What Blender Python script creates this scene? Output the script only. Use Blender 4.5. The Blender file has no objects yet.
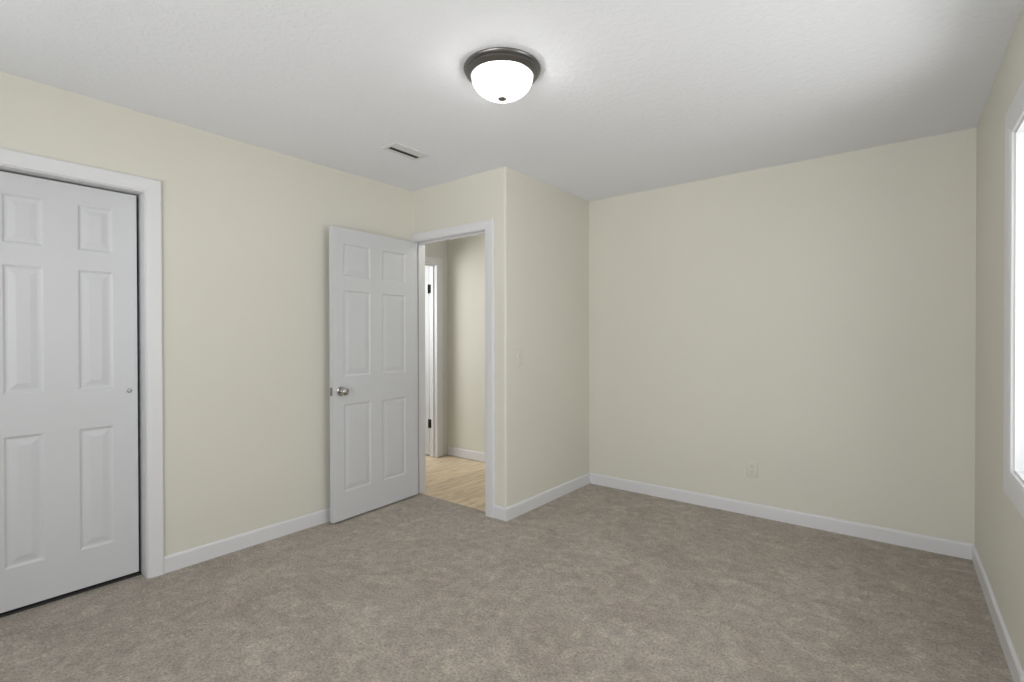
import bpy, bmesh, math, random
from mathutils import Matrix, Vector
S = bpy.context.scene
COL = S.collection
random.seed(4)

# ------------------------------------------------------------------ camera
CAM_H = 1.2632
cd = bpy.data.cameras.new('camera')
cd.sensor_fit = 'HORIZONTAL'; cd.sensor_width = 36.0
cd.lens = 505.12 / 1024 * 36.0
cd.clip_start = 0.02
cam = bpy.data.objects.new('camera', cd); COL.objects.link(cam)
TH, PIT, ROLL = 0.6681, -0.0067, -0.0020
cam.matrix_world = (Matrix.Translation((0, 0, CAM_H)) @ Matrix.Rotation(TH, 4, 'Z')
                    @ Matrix.Rotation(math.pi/2 + PIT, 4, 'X') @ Matrix.Rotation(ROLL, 4, 'Z'))
S.camera = cam

# ------------------------------------------------------------------ view
S.view_settings.view_transform = 'Standard'
S.view_settings.look = 'None'
S.view_settings.exposure = -0.06
S.view_settings.gamma = 1.0
S.view_settings.use_curve_mapping = False

# ------------------------------------------------------------------ world: bright overcast sky
w = bpy.data.worlds.new('overcast_sky'); S.world = w; w.use_nodes = True
bg = w.node_tree.nodes['Background']
bg.inputs[0].default_value = (0.86, 0.93, 1.0, 1); bg.inputs[1].default_value = 1.6

def area(name, loc, direction, sx, sy, power, color=(1, 1, 1), spread=180):
    ld = bpy.data.lights.new(name, 'AREA'); ld.shape = 'RECTANGLE'; ld.size = sx; ld.size_y = sy
    ld.energy = power; ld.color = color; ld.spread = math.radians(spread)
    o = bpy.data.objects.new(name, ld); COL.objects.link(o)
    o.location = loc; o.rotation_euler = Vector(direction).to_track_quat('-Z', 'Z').to_euler()
    return o

# plan of the room (metres, camera stands at 0,0)
XL, YE, XR_, YB = -3.152, 2.705, -2.190, 3.857     # left wall, entry wall, return wall, back wall
H = 2.44
REAR = -0.75
T = 0.11
def xr(y): return 0.2882 - 0.0181*(y - YB)          # right wall is a degree off square
POW = {'world': 1.0, 'right': 18, 'right_up': 16, 'rearL': 3, 'rearR': 50, 'rear_up': 8, 'rear_far': 92, 'bulb': 2.8, 'hall': 4.6, 'far': 26}
bg.inputs[1].default_value = POW['world']
# sky daylight at the right window; the other area lamps are added fill
DAY = (1.0, 0.99, 0.985)
area('sky_light_right_window', (xr(2.0)+0.34, 2.02, 1.45), (-1, 0, -0.05), 1.15, 1.20, POW['right'], DAY)
area('added_up_fill_right_window', (xr(2.0)+0.80, 2.02, 0.45), (-0.75, 0, 1), 1.6, 0.8, POW['right_up'], DAY)  # added lamp aimed up to lift the ceiling, no such source known
area('added_rear_fill_left', (-2.0, REAR-0.34, 1.45), (0, 1, 0.0), 1.3, 1.20, POW['rearL'], DAY)  # added lamp outside the assumed rear window
area('added_rear_fill_right', (-0.65, REAR-0.34, 1.45), (0, 1, 0.0), 1.3, 1.20, POW['rearR'], DAY)  # added lamp, main fill through the assumed rear window
area('added_rear_up_fill', (-1.3, REAR-0.80, 0.45), (0, 0.75, 1), 2.6, 0.8, POW['rear_up'], DAY)  # added lamp aimed up through the assumed rear window onto the ceiling
area('added_rear_far_up_fill', (-1.0, REAR-2.6, 0.0), (0, 1, 0.7), 3.6, 1.4, POW['rear_far'], DAY)  # added low lamp to reach the ceiling deeper in the room
# hallway and the room past it
def point(name, loc, power, color, r):
    ld = bpy.data.lights.new(name, 'POINT'); ld.energy = power; ld.color = color; ld.shadow_soft_size = r
    o = bpy.data.objects.new(name, ld); COL.objects.link(o); o.location = loc; return o
point('hall_lamp', (-2.75, 3.15, 2.2), POW['hall'], (1, 0.97, 0.92), 0.10)
area('daylight_far_room', (-5.0, 2.6, 1.7), (0.75, 1, -0.1), 1.0, 1.2, POW['far'], (0.98, 0.99, 1.0))

# ------------------------------------------------------------------ materials
def mat(name, color, rough=0.6, metal=0.0, spec=0.5):
    m = bpy.data.materials.new(name); m.use_nodes = True
    b = m.node_tree.nodes['Principled BSDF']
    b.inputs['Base Color'].default_value = (*color, 1)
    b.inputs['Roughness'].default_value = rough
    b.inputs['Metallic'].default_value = metal
    b.inputs['Specular IOR Level'].default_value = spec
    return m, m.node_tree, b

def objcoord(nt):
    return nt.nodes.new('ShaderNodeTexCoord').outputs['Object']
def noise(nt, vec, scale, detail=3, rough=0.5, dist=0.0):
    n = nt.nodes.new('ShaderNodeTexNoise'); n.inputs['Scale'].default_value = scale
    n.inputs['Detail'].default_value = detail; n.inputs['Roughness'].default_value = rough
    n.inputs['Distortion'].default_value = dist
    nt.links.new(vec, n.inputs['Vector']); return n.outputs['Fac']
def ramp(nt, fac, stops):
    r = nt.nodes.new('ShaderNodeValToRGB'); e = r.color_ramp.elements
    e[0].position, e[0].color = stops[0][0], (*stops[0][1], 1)
    e[1].position, e[1].color = stops[-1][0], (*stops[-1][1], 1)
    for p, c in stops[1:-1]:
        k = e.new(p); k.color = (*c, 1)
    nt.links.new(fac, r.inputs[0]); return r.outputs[0]
def mul(nt, a, b, fac=1.0):
    m = nt.nodes.new('ShaderNodeMix'); m.data_type = 'RGBA'; m.blend_type = 'MULTIPLY'
    m.inputs[0].default_value = fac
    nt.links.new(a, m.inputs[6]); nt.links.new(b, m.inputs[7]); return m.outputs[2]
def bump(nt, b, height, strength, dist):
    n = nt.nodes.new('ShaderNodeBump'); n.inputs['Strength'].default_value = strength
    n.inputs['Distance'].default_value = dist
    nt.links.new(height, n.inputs['Height']); nt.links.new(n.outputs[0], b.inputs['Normal'])
def g(v): return (v, v, v)

M = {}
def wall_paint(name, col):
    m, nt, b = mat(name, col, 0.62, 0, 0.35)
    v = objcoord(nt)
    c = ramp(nt, noise(nt, v, 1.3, 3, 0.5), [(0.3, tuple(x*0.985 for x in col)), (0.7, tuple(min(1, x*1.01) for x in col))])
    nt.links.new(c, b.inputs['Base Color'])
    bump(nt, b, noise(nt, v, 190, 3, 0.6), 0.25, 0.0012)
    return m
M['wall'] = wall_paint('cream_wall_paint', (0.712, 0.700, 0.625))
M['hallwall'] = wall_paint('hall_wall_paint', (0.70, 0.695, 0.66))

m, nt, b = mat('textured_ceiling', (0.85, 0.866, 0.908), 0.9, 0, 0.2)
v = objcoord(nt)
n1 = noise(nt, v, 38, 4, 0.62, 0.6)
c1 = ramp(nt, n1, [(0.44, g(0)), (0.62, g(1))])
bump(nt, b, c1, 0.22, 0.005)
M['ceiling'] = m

def trim_paint(name, col, rough=0.35):
    m, nt, b = mat(name, col, rough, 0, 0.45)
    bump(nt, b, noise(nt, objcoord(nt), 60, 2, 0.5), 0.06, 0.001)
    return m
M['trim'] = trim_paint('white_trim_paint', (0.74, 0.745, 0.765))
M['door'] = trim_paint('white_door_paint', (0.635, 0.648, 0.668), 0.38)
M['vinyl'] = trim_paint('white_window_vinyl', (0.82, 0.83, 0.84))

m, nt, b = mat('greige_carpet', (0.3, 0.27, 0.24), 1.0, 0, 0.1)
v = objcoord(nt)
big = ramp(nt, noise(nt, v, 3.2, 5, 0.62, 0.9), [(0.30, (0.416, 0.354, 0.290)), (0.50, (0.480, 0.418, 0.350)), (0.72, (0.550, 0.484, 0.412))])
mid = ramp(nt, noise(nt, v, 17, 4, 0.65, 0.4), [(0.32, g(0.80)), (0.62, g(1.08))])
fine = ramp(nt, noise(nt, v, 85, 4, 0.85), [(0.34, g(0.50)), (0.48, g(0.98)), (0.66, g(1.40))])
tr_ = ramp(nt, noise(nt, v, 6.5, 4, 0.6, 1.8), [(0.52, g(0.97)), (0.60, g(1.16)), (0.68, g(1.04))])
nt.links.new(mul(nt, mul(nt, mul(nt, big, mid), fine), tr_), b.inputs['Base Color'])
b.inputs['Sheen Weight'].default_value = 0.25; b.inputs['Sheen Roughness'].default_value = 0.6
ad = nt.nodes.new('ShaderNodeMath'); ad.operation = 'MULTIPLY_ADD'
nt.links.new(noise(nt, v, 14, 3, 0.6, 0.3), ad.inputs[0]); ad.inputs[1].default_value = 1.6
nt.links.new(noise(nt, v, 160, 3, 0.8), ad.inputs[2])
bump(nt, b, ad.outputs[0], 0.9, 0.012)
M['carpet'] = m

m, nt, b = mat('pale_oak_planks', (0.6, 0.45, 0.3), 0.42, 0, 0.4)
v = objcoord(nt)
mp = nt.nodes.new('ShaderNodeMapping'); mp.inputs['Rotation'].default_value = (0, 0, math.radians(90))
nt.links.new(v, mp.inputs[0])
br = nt.nodes.new('ShaderNodeTexBrick'); nt.links.new(mp.outputs[0], br.inputs['Vector'])
br.inputs['Color1'].default_value = (0.88, 0.73, 0.52, 1); br.inputs['Color2'].default_value = (0.77, 0.63, 0.44, 1)
br.inputs['Mortar'].default_value = (0.25, 0.17, 0.10, 1)
br.inputs['Scale'].default_value = 1; br.inputs['Mortar Size'].default_value = 0.0012
br.inputs['Brick Width'].default_value = 1.2; br.inputs['Row Height'].default_value = 0.17
br.offset = 0.37
mp2 = nt.nodes.new('ShaderNodeMapping'); mp2.inputs['Scale'].default_value = (9, 1.0, 1)
nt.links.new(v, mp2.inputs[0])
gr = ramp(nt, noise(nt, mp2.outputs[0], 2.6, 6, 0.6, 1.4), [(0.33, (0.70, 0.64, 0.56)), (0.52, g(0.98)), (0.75, g(1.08))])
nt.links.new(mul(nt, br.outputs['Color'], gr), b.inputs['Base Color'])
M['oak'] = m

def metal(name, col, rough):
    m, nt, b = mat(name, col, rough, 1.0)
    bump(nt, b, noise(nt, objcoord(nt), 240, 2), 0.03, 0.0005)
    return m
M['nickel'] = metal('satin_nickel', (0.50, 0.49, 0.475), 0.14)
M['pewter'] = metal('dark_pewter', (0.20, 0.196, 0.193), 0.36)
M['black'] = metal('black_metal', (0.02, 0.02, 0.02), 0.45)
M['strap'] = metal('brushed_latch_steel', (0.36, 0.33, 0.30), 0.4)
M['plate'] = trim_paint('painted_over_plate', (0.706, 0.694, 0.62), 0.5)
M['slot'] = mat('dark_slot', (0.03, 0.03, 0.03), 0.7)[0]
M['duct_shade'] = mat('duct_shade_black', (0.035, 0.035, 0.036), 0.8)[0]  # near-black painted in for the shade inside the vent
M['ventwhite'] = trim_paint('white_register_enamel', (0.72, 0.725, 0.735))

# alabaster glass dome, lit from within by its own bulbs
m, nt, b = mat('lit_alabaster_glass', (0.86, 0.86, 0.86), 0.25, 0, 0.5)
v = objcoord(nt)
sw = ramp(nt, noise(nt, v, 6, 4, 0.6, 2.2), [(0.30, g(0.80)), (0.62, g(1.0))])
nt.links.new(sw, b.inputs['Emission Color']); b.inputs['Emission Strength'].default_value = 0.55
tp = nt.nodes.new('ShaderNodeBsdfTransparent'); mxs = nt.nodes.new('ShaderNodeMixShader'); mxs.inputs[0].default_value = 0.58
nt.links.new(tp.outputs[0], mxs.inputs[1]); nt.links.new(b.outputs[0], mxs.inputs[2])
nt.links.new(mxs.outputs[0], nt.nodes['Material Output'].inputs[0])
M['dome'] = m

m = bpy.data.materials.new('window_glass'); m.use_nodes = True; nt = m.node_tree
nt.nodes.remove(nt.nodes['Principled BSDF'])
mx = nt.nodes.new('ShaderNodeMixShader'); tr = nt.nodes.new('ShaderNodeBsdfTransparent'); gl = nt.nodes.new('ShaderNodeBsdfGlossy')
gl.inputs['Roughness'].default_value = 0.02; mx.inputs[0].default_value = 0.06
nt.links.new(tr.outputs[0], mx.inputs[1]); nt.links.new(gl.outputs[0], mx.inputs[2])
nt.links.new(mx.outputs[0], nt.nodes['Material Output'].inputs[0])
M['glass'] = m
m, nt, b = mat('outdoor_grass', (0.07, 0.11, 0.03), 0.95)
nt.links.new(ramp(nt, noise(nt, objcoord(nt), 3, 4), [(0.3, (0.05, 0.08, 0.02)), (0.7, (0.12, 0.17, 0.06))]), b.inputs['Base Color'])
M['grass'] = m

# ------------------------------------------------------------------ helpers
def obj(name, bm, material, parent=None, smooth=False, matrix=None):
    if matrix is not None: bmesh.ops.transform(bm, matrix=matrix, verts=bm.verts)
    bmesh.ops.recalc_face_normals(bm, faces=bm.faces)
    me = bpy.data.meshes.new(name); bm.to_mesh(me); bm.free()
    if smooth:
        for p in me.polygons: p.use_smooth = True
        try: me.set_sharp_from_angle(angle=math.radians(38))
        except Exception: pass
    me.materials.append(material)
    o = bpy.data.objects.new(name, me); COL.objects.link(o)
    if parent: o.parent = parent
    return o
def tag(o, label, cat, group=None, kind=None):
    o['label'] = label; o['category'] = cat
    if group: o['group'] = group
    if kind: o['kind'] = kind
    return o
def box(bm, x0, x1, y0, y1, z0, z1):
    vs = [bm.verts.new((x, y, z)) for x in (x0, x1) for y in (y0, y1) for z in (z0, z1)]
    for f in ((0,1,3,2),(4,6,7,5),(0,4,5,1),(2,3,7,6),(0,2,6,4),(1,5,7,3)):
        bm.faces.new([vs[i] for i in f])
def bevbox(bm, x0, x1, y0, y1, z0, z1, r=0.003, seg=2):
    t = bmesh.new(); box(t, x0, x1, y0, y1, z0, z1)
    bmesh.ops.recalc_face_normals(t, faces=t.faces)
    bmesh.ops.bevel(t, geom=list(t.edges), offset=r, segments=seg, profile=0.5, affect='EDGES')
    me = bpy.data.meshes.new('tmp'); t.to_mesh(me); t.free(); bm.from_mesh(me); bpy.data.meshes.remove(me)
def prism(bm, pts, z0, z1):
    a = [bm.verts.new((x, y, z0)) for x, y in pts]; c = [bm.verts.new((x, y, z1)) for x, y in pts]
    n = len(pts)
    bm.faces.new(a); bm.faces.new(c)
    for i in range(n): bm.faces.new((a[i], a[(i+1) % n], c[(i+1) % n], c[i]))
def lathe(bm, prof, seg=48, axis='Z'):
    rings = []
    for r, z in prof:
        if r < 1e-6: rings.append([bm.verts.new((0, 0, z))])
        else: rings.append([bm.verts.new((r*math.cos(2*math.pi*i/seg), r*math.sin(2*math.pi*i/seg), z)) for i in range(seg)])
    for a, c in zip(rings, rings[1:]):
        for i in range(seg):
            j = (i+1) % seg
            if len(a) == 1 and len(c) == 1: continue
            if len(a) == 1: bm.faces.new((a[0], c[i], c[j]))
            elif len(c) == 1: bm.faces.new((a[i], a[j], c[0]))
            else: bm.faces.new((a[i], a[j], c[j], c[i]))
def frame_matrix(origin, u, n):
    """local x -> u (along wall), local y -> n (out of the wall), z up"""
    u = Vector(u).normalized(); n = Vector(n).normalized()
    return Matrix(((u.x, n.x, 0, origin[0]), (u.y, n.y, 0, origin[1]), (0, 0, 1, origin[2]), (0, 0, 0, 1)))
def wall(name, p0, p1, n, thick, holes=(), z0=0.0, z1=H, material=None, label='', parent=None):
    """wall whose room face runs p0-p1; n points from that face INTO the wall"""
    L = (Vector(p1) - Vector(p0)).length
    us = sorted({0.0, L, *[a for h_ in holes for a in h_[:2]]}); zs = sorted({z0, z1, *[a for h_ in holes for a in h_[2:]]})
    bm = bmesh.new()
    def solid(i, k):
        if not (0 <= i < len(us)-1 and 0 <= k < len(zs)-1): return False
        cu = (us[i]+us[i+1])/2; cz = (zs[k]+zs[k+1])/2
        return not any(a < cu < b_ and c < cz < d for a, b_, c, d in holes)
    V = {}
    def vert(i, s, k):
        if (i, s, k) not in V: V[(i, s, k)] = bm.verts.new((us[i], s*thick, zs[k]))
        return V[(i, s, k)]
    for i in range(len(us)-1):
        for k in range(len(zs)-1):
            if not solid(i, k): continue
            for s in (0, 1): bm.faces.new((vert(i,s,k), vert(i+1,s,k), vert(i+1,s,k+1), vert(i,s,k+1)))
            if not solid(i-1, k): bm.faces.new((vert(i,0,k), vert(i,1,k), vert(i,1,k+1), vert(i,0,k+1)))
            if not solid(i+1, k): bm.faces.new((vert(i+1,0,k), vert(i+1,1,k), vert(i+1,1,k+1), vert(i+1,0,k+1)))
            if not solid(i, k-1): bm.faces.new((vert(i,0,k), vert(i+1,0,k), vert(i+1,1,k), vert(i,1,k)))
            if not solid(i, k+1): bm.faces.new((vert(i,0,k+1), vert(i+1,0,k+1), vert(i+1,1,k+1), vert(i,1,k+1)))
    u = Vector((p1[0]-p0[0], p1[1]-p0[1], 0))
    o = obj(name, bm, material or M['wall'], parent, matrix=frame_matrix((p0[0], p0[1], 0), u, (*n, 0)))
    if not parent: tag(o, label, 'wall', kind='structure')
    return o
CAS = lambda w_: [(0, 0), (0, 0.0085), (0.003, 0.011), (0.012, 0.012), (0.020, 0.0145), (0.034, 0.016), (w_-0.007, 0.018), (w_-0.002, 0.0165), (w_, 0.013), (w_, 0)]
def casing(name, mtx, corners, outs, width, closed=False, parent=None, material=None):
    """mitred moulding: corners (u,z) of the opening, outs = outward mitre vectors; local y = out of wall"""
    bm = bmesh.new(); prof = CAS(width); rows = []
    for (u, z), (ou, oz) in zip(corners, outs):
        rows.append([bm.verts.new((u+ou*a, t, z+oz*a)) for a, t in prof])
    n = len(rows); np_ = len(prof)
    for r in range(n if closed else n-1):
        a, c = rows[r], rows[(r+1) % n]
        for i in range(np_): bm.faces.new((a[i], a[(i+1) % np_], c[(i+1) % np_], c[i]))
    if not closed: bm.faces.new(rows[0]); bm.faces.new(rows[-1])
    return obj(name, bm, material or M['trim'], parent, matrix=mtx)
BBH = 0.089
def baseboard(name, p0, p1, n, label, ext0=0.0, ext1=0.0):
    """n = direction out of the wall, ext = mitre extension at each end (along wall per thickness)"""
    prof = [(0, 0), (0.013, 0), (0.013, BBH-0.012), (0.0115, BBH-0.006), (0.007, BBH-0.001), (0.004, BBH), (0, BBH)]
    p0 = Vector((*p0, 0)); p1 = Vector((*p1, 0)); u = (p1-p0); L = u.length
    bm = bmesh.new()
    a = [bm.verts.new((-ext0*t, t, z)) for t, z in prof]; c = [bm.verts.new((L+ext1*t, t, z)) for t, z in prof]
    bm.faces.new(a); bm.faces.new(c)
    for i in range(len(prof)): j = (i+1) % len(prof); bm.faces.new((a[i], a[j], c[j], c[i]))
    o = obj(name, bm, M['trim'], matrix=frame_matrix((p0.x, p0.y, 0), u, (*n, 0)))
    return tag(o, label, 'baseboard', kind='structure')

# six-panel moulded leaf: local x 0..W, y 0 (face A) .. TH (face B), z 0..Hd
ROWS = [(0.190, 0.792), (0.985, 1.578), (1.675, 1.900)]
def panel_leaf(bm, W, Hd, TK, cols, rows=ROWS, depth=0.0075):
    us = sorted({0, W, *[a for c in cols for a in c]}); zs = sorted({0, Hd, *[a for r in rows for a in r]})
    for y, sgn in ((0.0, 1), (TK, -1)):
        V = {(i, k): bm.verts.new((us[i], y, zs[k])) for i in range(len(us)) for k in range(len(zs))}
        for i in range(len(us)-1):
            for k in range(len(zs)-1):
                q = [V[(i, k)], V[(i+1, k)], V[(i+1, k+1)], V[(i, k+1)]]
                if (us[i], us[i+1]) in cols and (zs[k], zs[k+1]) in rows:
                    prev = q; u0, u1, z0, z1 = us[i], us[i+1], zs[k], zs[k+1]
                    for ins, d in ((0.004, 0.002), (0.010, 0.0068), (0.014, depth), (0.020, depth), (0.044, 0.0022), (0.047, 0.0018)):
                        cur = [bm.verts.new((a, y+sgn*d, b_)) for a, b_ in ((u0+ins, z0+ins), (u1-ins, z0+ins), (u1-ins, z1-ins), (u0+ins, z1-ins))]
                        for e in range(4): bm.faces.new((prev[e], prev[(e+1) % 4], cur[(e+1) % 4], cur[e]))
                        prev = cur
                    bm.faces.new(prev)
                else: bm.faces.new(q)
        if y == 0.0: VA = V
        else: VB = V
    nx, nz = len(us)-1, len(zs)-1
    for i in range(nx):
        for k in (0, nz): bm.faces.new((VA[(i, k)], VA[(i+1, k)], VB[(i+1, k)], VB[(i, k)]))
    for k in range(nz):
        for i in (0, nx): bm.faces.new((VA[(i, k)], VA[(i, k+1)], VB[(i, k+1)], VB[(i, k)]))

# ------------------------------------------------------------------ floor and ceiling
def slab(name, pts, z0, z1, material, label, cat):
    bm = bmesh.new(); prism(bm, pts, z0, z1)
    return tag(obj(name, bm, material), label, cat, kind='structure')
TY = 2.752       # where carpet meets planks under the entry door
CX = -3.86       # closet back
slab('floor', [(CX, REAR), (xr(REAR), REAR), (xr(YB), YB), (XR_, YB), (XR_, YE), (-2.362, YE), (-2.362, TY), (-3.14, TY), (-3.14, YE), (CX, YE)],
     -0.06, 0.0, M['carpet'], 'greige cut pile carpet covering the bedroom floor', 'floor')
slab('floor_hall', [(-5.4, YE), (CX, YE), (-3.14, YE), (-3.14, TY), (-2.362, TY), (-2.30, YE+T), (-2.30, YB), (-5.4, YB)],
     -0.06, -0.006, M['oak'], 'pale oak plank floor of the hallway beyond the open door', 'floor')
slab('ceiling', [(-5.4, REAR-0.2), (0.6, REAR-0.2), (0.6, YB+0.2), (-5.4, YB+0.2)], H, H+0.1, M['ceiling'],
     'white lightly textured ceiling', 'ceiling')
slab('ground', [(-9, -12), (12, -12), (12, 12), (-9, 12)], -0.5, -0.4, M['grass'], 'grass outside the windows', 'ground')

# ------------------------------------------------------------------ walls
CY0, CY1, DH = -0.325, 0.892, 2.032                 # closet opening
wall('wall_left', (XL, REAR-T), (XL, YE), (-1, 0), T, [(CY0-(REAR-T), CY1-(REAR-T), 0, DH)], label='long cream wall at left with the closet opening')
EX0, EX1 = -3.138, -2.372                           # entry opening (finished)
wall('wall_entry', (-4.04, YE), (XR_-T, YE), (0, 1), T, [(EX0-0.012+4.04, EX1+0.012+4.04, 0, DH+0.012)], label='short cream wall holding the open bedroom door')
# return wall with a softly rounded outside corner
r = 0.016
pts = [(XR_-T, YE)] + [(XR_-r+r*math.sin(a*math.pi/12), YE+r-r*math.cos(a*math.pi/12)) for a in range(7)] + [(XR_, YB), (XR_-T, YB)]
bm = bmesh.new(); prism(bm, pts, 0, H)
tag(obj('wall_return', bm, M['wall'], smooth=True), 'cream side wall between entry wall and back wall', 'wall', kind='structure')
wall('wall_back', (-5.4, YB), (xr(YB)+0.15, YB), (0, 1), T, label='wide cream back wall with the outlet')
RD = Vector((xr(REAR-T)-xr(YB), REAR-T-YB, 0)).normalized(); RN = Vector((RD.y, -RD.x, 0)); RN = RN if RN.x > 0 else -RN
WY1, WY0, WZ0, WZ1 = 2.685, 1.42, 0.748, 2.040
s1 = (YB-WY1)/abs(RD.y); s0 = (YB-WY0)/abs(RD.y)
LR = (YB-(REAR-T))/abs(RD.y)
wall('wall_right', (xr(YB), YB), (xr(YB)+RD.x*LR, YB+RD.y*LR), (RN.x, RN.y), 0.14, [(s1, s0, WZ0, WZ1)], label='cream wall at right edge with the window')
RX0, RX1 = -2.70, 0.05  # opening for a window added as a daylight source
wall('wall_rear', (XL, REAR), (xr(REAR)+0.05, REAR), (0, -1), 0.14, [(RX0-XL, RX1-XL, WZ0, WZ1)], label='cream wall behind the viewer with an added daylight window')
# closet shell, hallway and the room past it
wall('wall_closet_back', (CX, REAR-T), (CX, YE), (-1, 0), 0.08, label='back of the closet', material=M['wall'])
wall('wall_closet_end', (CX, CY1+0.12), (XL-T, CY1+0.12), (0, 1), 0.08, label='end wall inside the closet')
wall('wall_closet_side', (CX, CY0-0.12), (XL-T, CY0-0.12), (0, -1), 0.08, label='side wall inside the closet')
HX = -3.93; HY1 = 3.693
wall('wall_hall', (HX, YE+T), (HX, YB), (-1, 0), T, [(0.09, HY1+0.012-(YE+T), 0, DH+0.012)], material=M['hallwall'], label='hallway wall holding a second white doorway')
wall('wall_far_room', (-5.4, 1.4), (-5.4, YB), (-1, 0), 0.08, material=M['hallwall'], label='far wall of the room past the hallway')
wall('wall_far_room_side', (-5.4, 1.4), (CX-0.08, 1.4), (0, -1), 0.08, material=M['hallwall'], label='side wall of the room past the hallway')
slab('floor_far_room', [(-5.4, 1.4), (CX-0.08, 1.4), (CX-0.08, YE), (-5.4, YE)], -0.06, -0.006, M['oak'], 'plank floor of the room past the hallway', 'floor')

# ------------------------------------------------------------------ baseboards
CW = 0.070
n = (1, 0)
baseboard('baseboard_left', (XL, CY1+CW), (XL, YE), (1, 0), 'white baseboard along the left wall', 0, -1)
baseboard('baseboard_entry', (EX1+0.078, YE), (XR_, YE), (0, -1), 'short white baseboard beside the entry door casing', 0, 1)
baseboard('baseboard_return', (XR_, YE), (XR_, YB), (1, 0), 'white baseboard under the light switch', 1, -1)
baseboard('baseboard_back', (XR_, YB), (xr(YB), YB), (0, -1), 'white baseboard under the wall outlet', -1, -1)
baseboard('baseboard_right', (xr(YB), YB), (xr(REAR), REAR), (-RN.x, -RN.y), 'white baseboard under the window', -1, -1)
baseboard('baseboard_rear', (XL, REAR), (xr(REAR), REAR), (0, 1), 'white baseboard behind the viewer', -1, -1)
bh = baseboard('baseboard_hall', (HX, YB), (XR_-T, YB), (0, -1), 'white baseboard of the hallway seen through the open door', -1, 0)

# ------------------------------------------------------------------ closet: casing, jamb, bypass doors
mL = frame_matrix((XL, 0, 0), (0, 1, 0), (1, 0, 0))
c = casing('trim_1', mL, [(CY0, 0), (CY0, DH), (CY1, DH), (CY1, 0)], [(-1, 0), (-1, 1), (1, 1), (1, 0)], CW)
tag(c, 'white casing around the closet opening', 'door casing', kind='structure')
bm = bmesh.new()
box(bm, XL-T, XL-0.0005, CY1-0.004, CY1+0.0005, 0, DH); box(bm, XL-T, XL-0.0005, CY0-0.0005, CY0+0.004, 0, DH)
box(bm, XL-T, XL-0.0005, CY0+0.004, CY1-0.004, DH-0.004, DH+0.0005)
j = obj('jamb', bm, M['trim'], c)
bm = bmesh.new(); bevbox(bm, XL-0.105, XL-0.068, CY1-0.0135, CY1-0.004, 0.0, DH-0.004, 0.002)
FX = XL-0.068       # front face of near closet door
bm.free(); bm = bmesh.new()
box(bm, XL-0.150, XL-0.112, CY0, CY1, DH-0.025, DH+0.010); obj('sliding_track', bm, M['slot'], c)
bm = bmesh.new(); bevbox(bm, XL-0.150, XL-0.074, CY0+0.002, CY1-0.006, 0.0, 0.010, 0.002); obj('under_door_dark_strip', bm, M['slot'], c)  # added dark strip, deepens the shade in the gap under the doors
DW = 0.610
def closet_door(name, y0, xface, label):
    bm = bmesh.new(); st = 0.103; pw = 0.1385
    cols = [(st, st+pw), (DW-st-pw, DW-st)]
    panel_leaf(bm, DW, 1.994, 0.034, cols)
    # face A looks into the room
    mt = Matrix.Translation((xface, y0, 0.024)) @ Matrix(((0, -1, 0, 0), (1, 0, 0, 0), (0, 0, 1, 0), (0, 0, 0, 1)))
    d = obj(name, bm, M['door'], matrix=mt)
    tag(d, label, 'door', kind='structure')
    return d
def flush_pull(parent, x, y, z):
    bm = bmesh.new()
    lathe(bm, [(0.0, -0.004), (0.0055, -0.004), (0.0075, -0.0005), (0.0085, 0.0018), (0.0105, 0.0018), (0.0118, 0.0008), (0.0122, -0.001)], 28)
    return obj('finger_pull', bm, M['nickel'], parent, smooth=True, matrix=Matrix.Translation((x, y, z)) @ Matrix.Rotation(math.pi/2, 4, 'Y'))
d1 = closet_door('door_1', 0.872-DW, FX, 'white six panel sliding closet door at left')
p = flush_pull(d1, FX+0.0035, 0.872-0.037, 0.990); p['label'] = 'small round nickel finger pull'
d2 = closet_door('door_2', CY0+0.008, FX-0.045, 'rear white sliding closet door behind the first')
flush_pull(d2, FX-0.045+0.0035, CY0+0.045, 0.990)

# ------------------------------------------------------------------ entry opening: casing, jamb, stop
mE = frame_matrix((0, YE, 0), (1, 0, 0), (0, -1, 0))
EW_C = 0.080; lk = (EX0-XL-0.0015)/EW_C
c = casing('trim_2', mE, [(EX0, 0), (EX0, DH), (EX1, DH), (EX1, 0)], [(-lk, 0), (-lk, 0.78), (1, 0.78), (1, 0)], EW_C)
tag(c, 'white casing around the open bedroom doorway', 'door casing', kind='structure')
bm = bmesh.new()
Y0, Y1 = YE+0.0005, YE+T-0.0005
box(bm, EX0-0.0115, EX0, Y0, Y1, -0.005, DH); box(bm, EX1, EX1+0.0115, Y0, Y1, -0.005, DH); box(bm, EX0-0.0115, EX1+0.0115, Y0, Y1, DH-0.002, DH+0.011)
obj('jamb', bm, M['trim'], c)
bm = bmesh.new()
bevbox(bm, EX0, EX0+0.010, YE+0.040, YE+0.072, 0, DH-0.002, 0.002); bevbox(bm, EX1-0.010, EX1, YE+0.040, YE+0.072, 0, DH-0.002, 0.002)
bevbox(bm, EX0+0.010, EX1-0.010, YE+0.040, YE+0.072, DH-0.012, DH-0.002, 0.002)
obj('door_stop', bm, M['trim'], c)
casing('hall_side_casing', frame_matrix((0, YE+T, 0), (1, 0, 0), (0, 1, 0)), [(EX0, 0), (EX0, DH), (EX1, DH), (EX1, 0)], [(-1, 0), (-1, 1), (0.8, 1), (0.8, 0)], CW, parent=c)

# entry door leaf, hinged at the left jamb and swung back near the left wall
EW = 0.776
ang = math.atan2(0.040, 0.782)                         # short of parallel to the wall
hx, hy = EX0+0.049, YE-0.012                        # hall side corner of the leaf at the hinge
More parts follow.
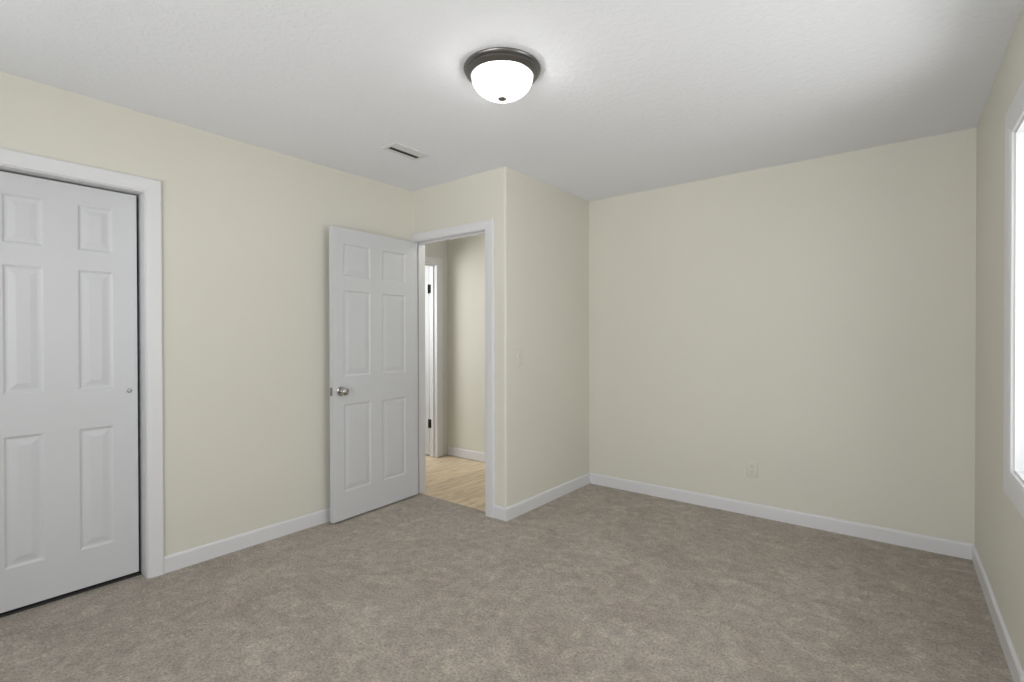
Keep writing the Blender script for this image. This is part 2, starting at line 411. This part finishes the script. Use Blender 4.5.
# local x runs from hinge toward free edge, local y from hall face into thickness (toward wall)
ux = Vector((math.sin(ang), -math.cos(ang), 0)); uy = Vector((-math.cos(ang), -math.sin(ang), 0))
mD = Matrix(((ux.x, uy.x, 0, hx), (ux.y, uy.y, 0, hy), (0, 0, 1, 0.014), (0, 0, 0, 1)))
bm = bmesh.new()
panel_leaf(bm, EW, 2.004, 0.035, [(0.122, 0.352), (0.458, 0.688)], depth=0.006)
door = obj('door_3', bm, M['door'], matrix=mD)
tag(door, 'white six panel bedroom door standing open against the left wall', 'door', kind='structure')
def knob(parent, mtx):
    bm = bmesh.new(); lathe(bm, [(0.0, 0), (0.031, 0), (0.0325, 0.002), (0.031, 0.006), (0.022, 0.009), (0.013, 0.011)], 36)
    rose = obj('rose', bm, M['nickel'], parent, smooth=True, matrix=mtx)
    bm = bmesh.new()
    lathe(bm, [(0.012, 0.008), (0.0115, 0.022), (0.013, 0.028), (0.021, 0.034), (0.0265, 0.043), (0.0275, 0.051), (0.025, 0.059), (0.018, 0.065), (0.009, 0.067), (0.0, 0.0665)], 36)
    k = obj('door_knob', bm, M['nickel'], parent, smooth=True, matrix=mtx)
    k['label'] = 'satin nickel round knob'
    return k
kz = 0.900; kx = EW-0.062
knob(door, mD @ Matrix.Translation((kx, 0, kz-0.014)) @ Matrix.Rotation(math.pi/2, 4, 'X'))
knob(door, mD @ Matrix.Translation((kx, 0.035, kz-0.014)) @ Matrix.Rotation(-math.pi/2, 4, 'X'))
bm = bmesh.new(); bevbox(bm, EW-0.0005, EW+0.0015, 0.005, 0.030, kz-0.014-0.029, kz-0.014+0.029, 0.0006)
bevbox(bm, EW+0.001, EW+0.009, 0.012, 0.023, kz-0.014-0.010, kz-0.014+0.010, 0.002)
o = obj('latch_plate', bm, M['strap'], door, matrix=mD); o['label'] = 'dull steel latch plate'
for z in (0.20, 1.00, 1.80):
    bm = bmesh.new()
    lathe(bm, [(0, -0.046), (0.004, -0.046), (0.0055, -0.044), (0.0055, 0.044), (0.004, 0.046), (0, 0.046)], 16)
    bmesh.ops.transform(bm, matrix=Matrix.Translation((-0.004, 0.0405, 0)), verts=bm.verts)
    box(bm, -0.0015, 0.0, 0.004, 0.040, -0.044, 0.044)
    obj('hinge', bm, M['nickel'], door, smooth=True, matrix=mD @ Matrix.Translation((0, 0, z)))

# ------------------------------------------------------------------ hallway doorway with black hinges
mH = frame_matrix((HX, 0, 0), (0, 1, 0), (1, 0, 0))
HY0 = YE+T+0.10
c = casing('trim_3', mH, [(HY0, 0), (HY0, DH), (HY1, DH), (HY1, 0)], [(-1, 0), (-1, 1), (1, 1), (1, 0)], 0.074)
tag(c, 'white casing of the second doorway across the hallway', 'door casing', kind='structure')
bm = bmesh.new()
box(bm, HX-T+0.0005, HX-0.0005, HY1, HY1+0.0115, -0.005, DH); box(bm, HX-T+0.0005, HX-0.0005, HY0-0.0115, HY0, -0.005, DH)
box(bm, HX-T+0.0005, HX-0.0005, HY0-0.0115, HY1+0.0115, DH, DH+0.011)
obj('jamb', bm, M['trim'], c)
bm = bmesh.new(); bevbox(bm, HX-0.072, HX-0.038, HY1-0.011, HY1, 0, DH, 0.002); bevbox(bm, HX-0.072, HX-0.038, HY0, HY0+0.011, 0, DH, 0.002)
bevbox(bm, HX-0.072, HX-0.038, HY0+0.011, HY1-0.011, DH-0.011, DH, 0.002); obj('door_stop', bm, M['trim'], c)
bm = bmesh.new(); LW = 0.76
panel_leaf(bm, LW, 2.006, 0.035, [(0.115, 0.330), (0.430, 0.645)], depth=0.006)
mF = Matrix(((-1, 0, 0, HX-T-0.006), (0, 1, 0, HY1+0.001), (0, 0, 1, 0.008), (0, 0, 0, 1)))
d4 = obj('door_4', bm, M['door'], matrix=mF)
tag(d4, 'white door with black hinges swung open past the hallway', 'door', kind='structure')
for z in (0.345, 1.785):
    bm = bmesh.new()
    lathe(bm, [(0, -0.048), (0.005, -0.048), (0.0065, -0.046), (0.0065, 0.046), (0.005, 0.048), (0, 0.048)], 16)
    bmesh.ops.transform(bm, matrix=Matrix.Translation((HX-T-0.006, HY1-0.008, z)), verts=bm.verts)
    bevbox(bm, HX-T-0.001, HX-0.080, HY1-0.0022, HY1-0.0002, z-0.046, z+0.046, 0.0006)
    h_ = obj('hinge', bm, M['black'], d4, smooth=True); h_['label'] = 'black butt hinge'

# ------------------------------------------------------------------ windows
def window(name, mtx, u0, u1, depth, label, tname, tlabel):
    """local x along the wall, local y INTO the room; opening u0..u1, WZ0..WZ1"""
    c = casing(tname, mtx, [(u0, WZ0), (u0, WZ1), (u1, WZ1), (u1, WZ0)], [(-1, -1), (-1, 1), (1, 1), (1, -1)], 0.096, closed=True)
    tag(c, tlabel, 'window casing', kind='structure')
    bm = bmesh.new(); t = 0.010; D = depth-0.001
    box(bm, u0-0.0005, u0+t, -D, -0.0005, WZ0, WZ1); box(bm, u1-t, u1+0.0005, -D, -0.0005, WZ0, WZ1)
    box(bm, u0+t, u1-t, -D, -0.0005, WZ1-t, WZ1+0.0005); box(bm, u0+t, u1-t, -D, -0.0005, WZ0-0.0005, WZ0+t)
    root = obj(name, bm, M['vinyl'], matrix=mtx)
    tag(root, label, 'window', kind='structure')
    a0, a1 = u0+t, u1-t; z0, z1 = WZ0+t, WZ1-t; zm = (z0+z1)/2
    bm = bmesh.new()
    for q in ((a0, a0+0.03, z0, z1), (a1-0.03, a1, z0, z1), (a0+0.03, a1-0.03, z1-0.03, z1), (a0+0.03, a1-0.03, z0, z0+0.03)):
        bevbox(bm, q[0], q[1], -D+0.005, -D+0.06, q[2], q[3], 0.002)
    fr = obj('window_frame', bm, M['vinyl'], root, matrix=mtx)
    for zz0, zz1, y in ((z0+0.03, zm+0.02, -D+0.034), (zm-0.02, z1-0.03, -D+0.010)):
        bm = bmesh.new(); s = 0.035
        b0, b1 = a0+0.03, a1-0.03
        for q in ((b0, b0+s, zz0, zz1), (b1-s, b1, zz0, zz1), (b0+s, b1-s, zz1-s, zz1), (b0+s, b1-s, zz0, zz0+s)):
            bevbox(bm, q[0], q[1], y, y+0.022, q[2], q[3], 0.002)
        sh = obj('sash', bm, M['vinyl'], root, matrix=mtx)
        bm = bmesh.new(); box(bm, b0+s-0.004, b1-s+0.004, y+0.009, y+0.012, zz0+s-0.004, zz1-s+0.004)
        obj('pane', bm, M['glass'], sh, matrix=mtx)
    return root
mR = frame_matrix((xr(YB), YB, 0), RD, -RN)
window('window_1', mR, s1, s0, 0.14, 'white vinyl window at the right edge of the room', 'trim_4', 'white casing around the window at right')
mB = frame_matrix((0, REAR, 0), (1, 0, 0), (0, 1, 0))
window('added_rear_window', mB, RX0, RX1, 0.14, 'wide unseen white window added behind the viewer for daylight', 'trim_5', 'white casing around the added rear window')  # unseen window, added to let the rear fill lamps in

# ------------------------------------------------------------------ ceiling light
LX, LY = -1.405, 1.715
root = bpy.data.objects.new('ceiling_light', None); COL.objects.link(root); root.location = (LX, LY, H)
tag(root, 'round flush ceiling light with dark pewter rim and glowing frosted glass dome', 'ceiling light')
bm = bmesh.new()
lathe(bm, [(0, 0), (0.160, 0), (0.166, -0.002), (0.1685, -0.007), (0.1665, -0.012), (0.160, -0.016), (0.157, -0.018), (0.1585, -0.0225), (0.1585, -0.026), (0.155, -0.029), (0.150, -0.031), (0.142, -0.038), (0.1385, -0.040), (0.135, -0.039), (0.134, -0.033), (0.0, -0.030)], 96)
o = obj('rim', bm, M['pewter'], root, smooth=True); o['label'] = 'dark pewter stepped rim'
bm = bmesh.new()
R0, D0, ZD = 0.1345, 0.094, 0.037
prof = [(R0*math.cos(a)**0.92 if a < math.pi/2-1e-4 else 0, -ZD-D0*math.sin(a)) for a in [i*math.pi/2/20 for i in range(21)]]
lathe(bm, prof, 96)
o = obj('glass_dome', bm, M['dome'], root, smooth=True); o['label'] = 'glowing white frosted glass dome'
bm = bmesh.new(); zb = -ZD-D0
lathe(bm, [(0, zb+0.003), (0.0175, zb+0.002), (0.0192, zb-0.001), (0.0178, zb-0.0040), (0.010, zb-0.0065), (0.0, zb-0.007)], 28)
o = obj('finial', bm, M['pewter'], root, smooth=True); o['label'] = 'small grey finial'
for sx, sy in ((0.045, 0.035), (-0.045, -0.035)):      # two bulbs inside the dome
    ld = bpy.data.lights.new('ceiling_bulb', 'POINT'); ld.energy = POW['bulb']; ld.color = (1, 0.985, 0.96); ld.shadow_soft_size = 0.03
    lo = bpy.data.objects.new('ceiling_bulb', ld); COL.objects.link(lo); lo.location = (sx, sy, -0.080); lo.parent = root

# ------------------------------------------------------------------ ceiling register
root = bpy.data.objects.new('ceiling_vent', None); COL.objects.link(root); root.location = (-2.508, 2.100, H)
tag(root, 'small white metal air register in the ceiling before the entry door', 'ceiling vent')
VX, VY = 0.072, 0.140; IX, IY = 0.042, 0.118
bm = bmesh.new()
rings = []
for fx, fy, z in ((VX, VY, 0.0), (VX, VY, -0.0025), (VX-0.004, VY-0.004, -0.004), (IX+0.006, IY+0.006, -0.0050), (IX, IY, -0.0050), (IX, IY, 0.0)):
    rings.append([bm.verts.new((sx*fx, sy*fy, z)) for sx, sy in ((-1, -1), (1, -1), (1, 1), (-1, 1))])
for a, c_ in zip(rings, rings[1:]):
    for i in range(4): bm.faces.new((a[i], a[(i+1) % 4], c_[(i+1) % 4], c_[i]))
obj('frame', bm, M['ventwhite'], root)
bm = bmesh.new(); box(bm, -IX, IX, -IY, IY, -0.0012, -0.0002); o = obj('duct_shade_plate', bm, M['duct_shade'], root); o['label'] = 'dark plate painted as the shade behind the blades'  # flush dark plate stands in for the shade of a recessed duct
for x, hw, tl in ((-0.0375, 0.0045, 4), (0.0205, 0.0212, 2)):      # bent blades beside the uncovered dark strip
    bm = bmesh.new(); bevbox(bm, -hw, hw, -IY+0.001, IY-0.001, -0.0006, 0.0006, 0.0004, 1)
    obj('blade', bm, M['ventwhite'], root, matrix=Matrix.Translation((x, 0, -0.0040)) @ Matrix.Rotation(math.radians(tl), 4, 'Y'))

# ------------------------------------------------------------------ outlet on the back wall
OX, OZ = -0.877, 0.330
mO = Matrix.Translation((OX, YB, OZ)) @ Matrix(((1, 0, 0, 0), (0, -1, 0, 0), (0, 0, 1, 0), (0, 0, 0, 1)))  # local y out of wall
root = bpy.data.objects.new('wall_outlet', None); COL.objects.link(root); root.location = (OX, YB, OZ)
tag(root, 'cream painted duplex outlet low on the back wall', 'outlet')
def loc(mt): return Matrix.Translation((-OX, -YB, -OZ)) @ mt
bm = bmesh.new(); bevbox(bm, -0.036, 0.036, 0.0, 0.0065, -0.058, 0.058, 0.003, 3); obj('cover_plate', bm, M['plate'], root, smooth=True, matrix=loc(mO))
for s in (1, -1):
    bm = bmesh.new()
    pts = [(0.0165*math.cos(a)*1.0, max(-0.0125, min(0.0125, 0.0175*math.sin(a)))) for a in [i*2*math.pi/28 for i in range(28)]]
    prism(bm, pts, 0, 0.0022)
    rc = obj('receptacle', bm, M['plate'], root, matrix=loc(mO @ Matrix.Translation((0, 0.0060, s*0.0195)) @ Matrix.Rotation(-math.pi/2, 4, 'X') @ Matrix.Scale(-1, 4, (0, 0, 1)) @ Matrix.Scale(-1, 4, (0, 0, 1))) if False else loc(mO @ Matrix(((1, 0, 0, 0), (0, 0, 1, 0.0060), (0, 1, 0, s*0.0195), (0, 0, 0, 1)))))
    for (a0, a1, b0, b1) in ((-0.0075, -0.0055, 0.000, 0.008), (0.0055, 0.0072, 0.001, 0.007), (-0.002, 0.002, -0.009, -0.005)):
        bm = bmesh.new(); box(bm, a0, a1, 0.0078, 0.0086, b0+s*0.0195, b1+s*0.0195)
        obj('slot', bm, M['slot'], rc, matrix=loc(mO))
bm = bmesh.new(); lathe(bm, [(0, 0.001), (0.0025, 0.0008), (0.0032, 0)], 14)
obj('screw', bm, M['plate'], root, smooth=True, matrix=loc(mO @ Matrix(((1, 0, 0, 0), (0, 0, 1, 0.0064), (0, 1, 0, 0), (0, 0, 0, 1)))))

# ------------------------------------------------------------------ light switch on the return wall
SY, SZ = 2.850, 1.122
root = bpy.data.objects.new('light_switch', None); COL.objects.link(root); root.location = (XR_, SY, SZ)
tag(root, 'cream painted light switch on the wall right of the doorway', 'light switch')
bm = bmesh.new(); bevbox(bm, 0.0, 0.006, -0.036, 0.036, -0.058, 0.058, 0.003, 3); obj('cover_plate', bm, M['wall'], root, smooth=True)
bm = bmesh.new(); bevbox(bm, 0.0055, 0.0075, -0.006, 0.006, -0.013, 0.013, 0.0008)
bevbox(bm, 0.006, 0.016, -0.004, 0.004, 0.001, 0.009, 0.0015); obj('toggle', bm, M['wall'], root)
for s in (1, -1):
    bm = bmesh.new(); lathe(bm, [(0, 0.001), (0.0025, 0.0008), (0.0032, 0)], 14)
    obj('screw', bm, M['wall'], root, smooth=True, matrix=Matrix.Translation((0.0058, 0, s*0.030)) @ Matrix.Rotation(math.pi/2, 4, 'Y'))
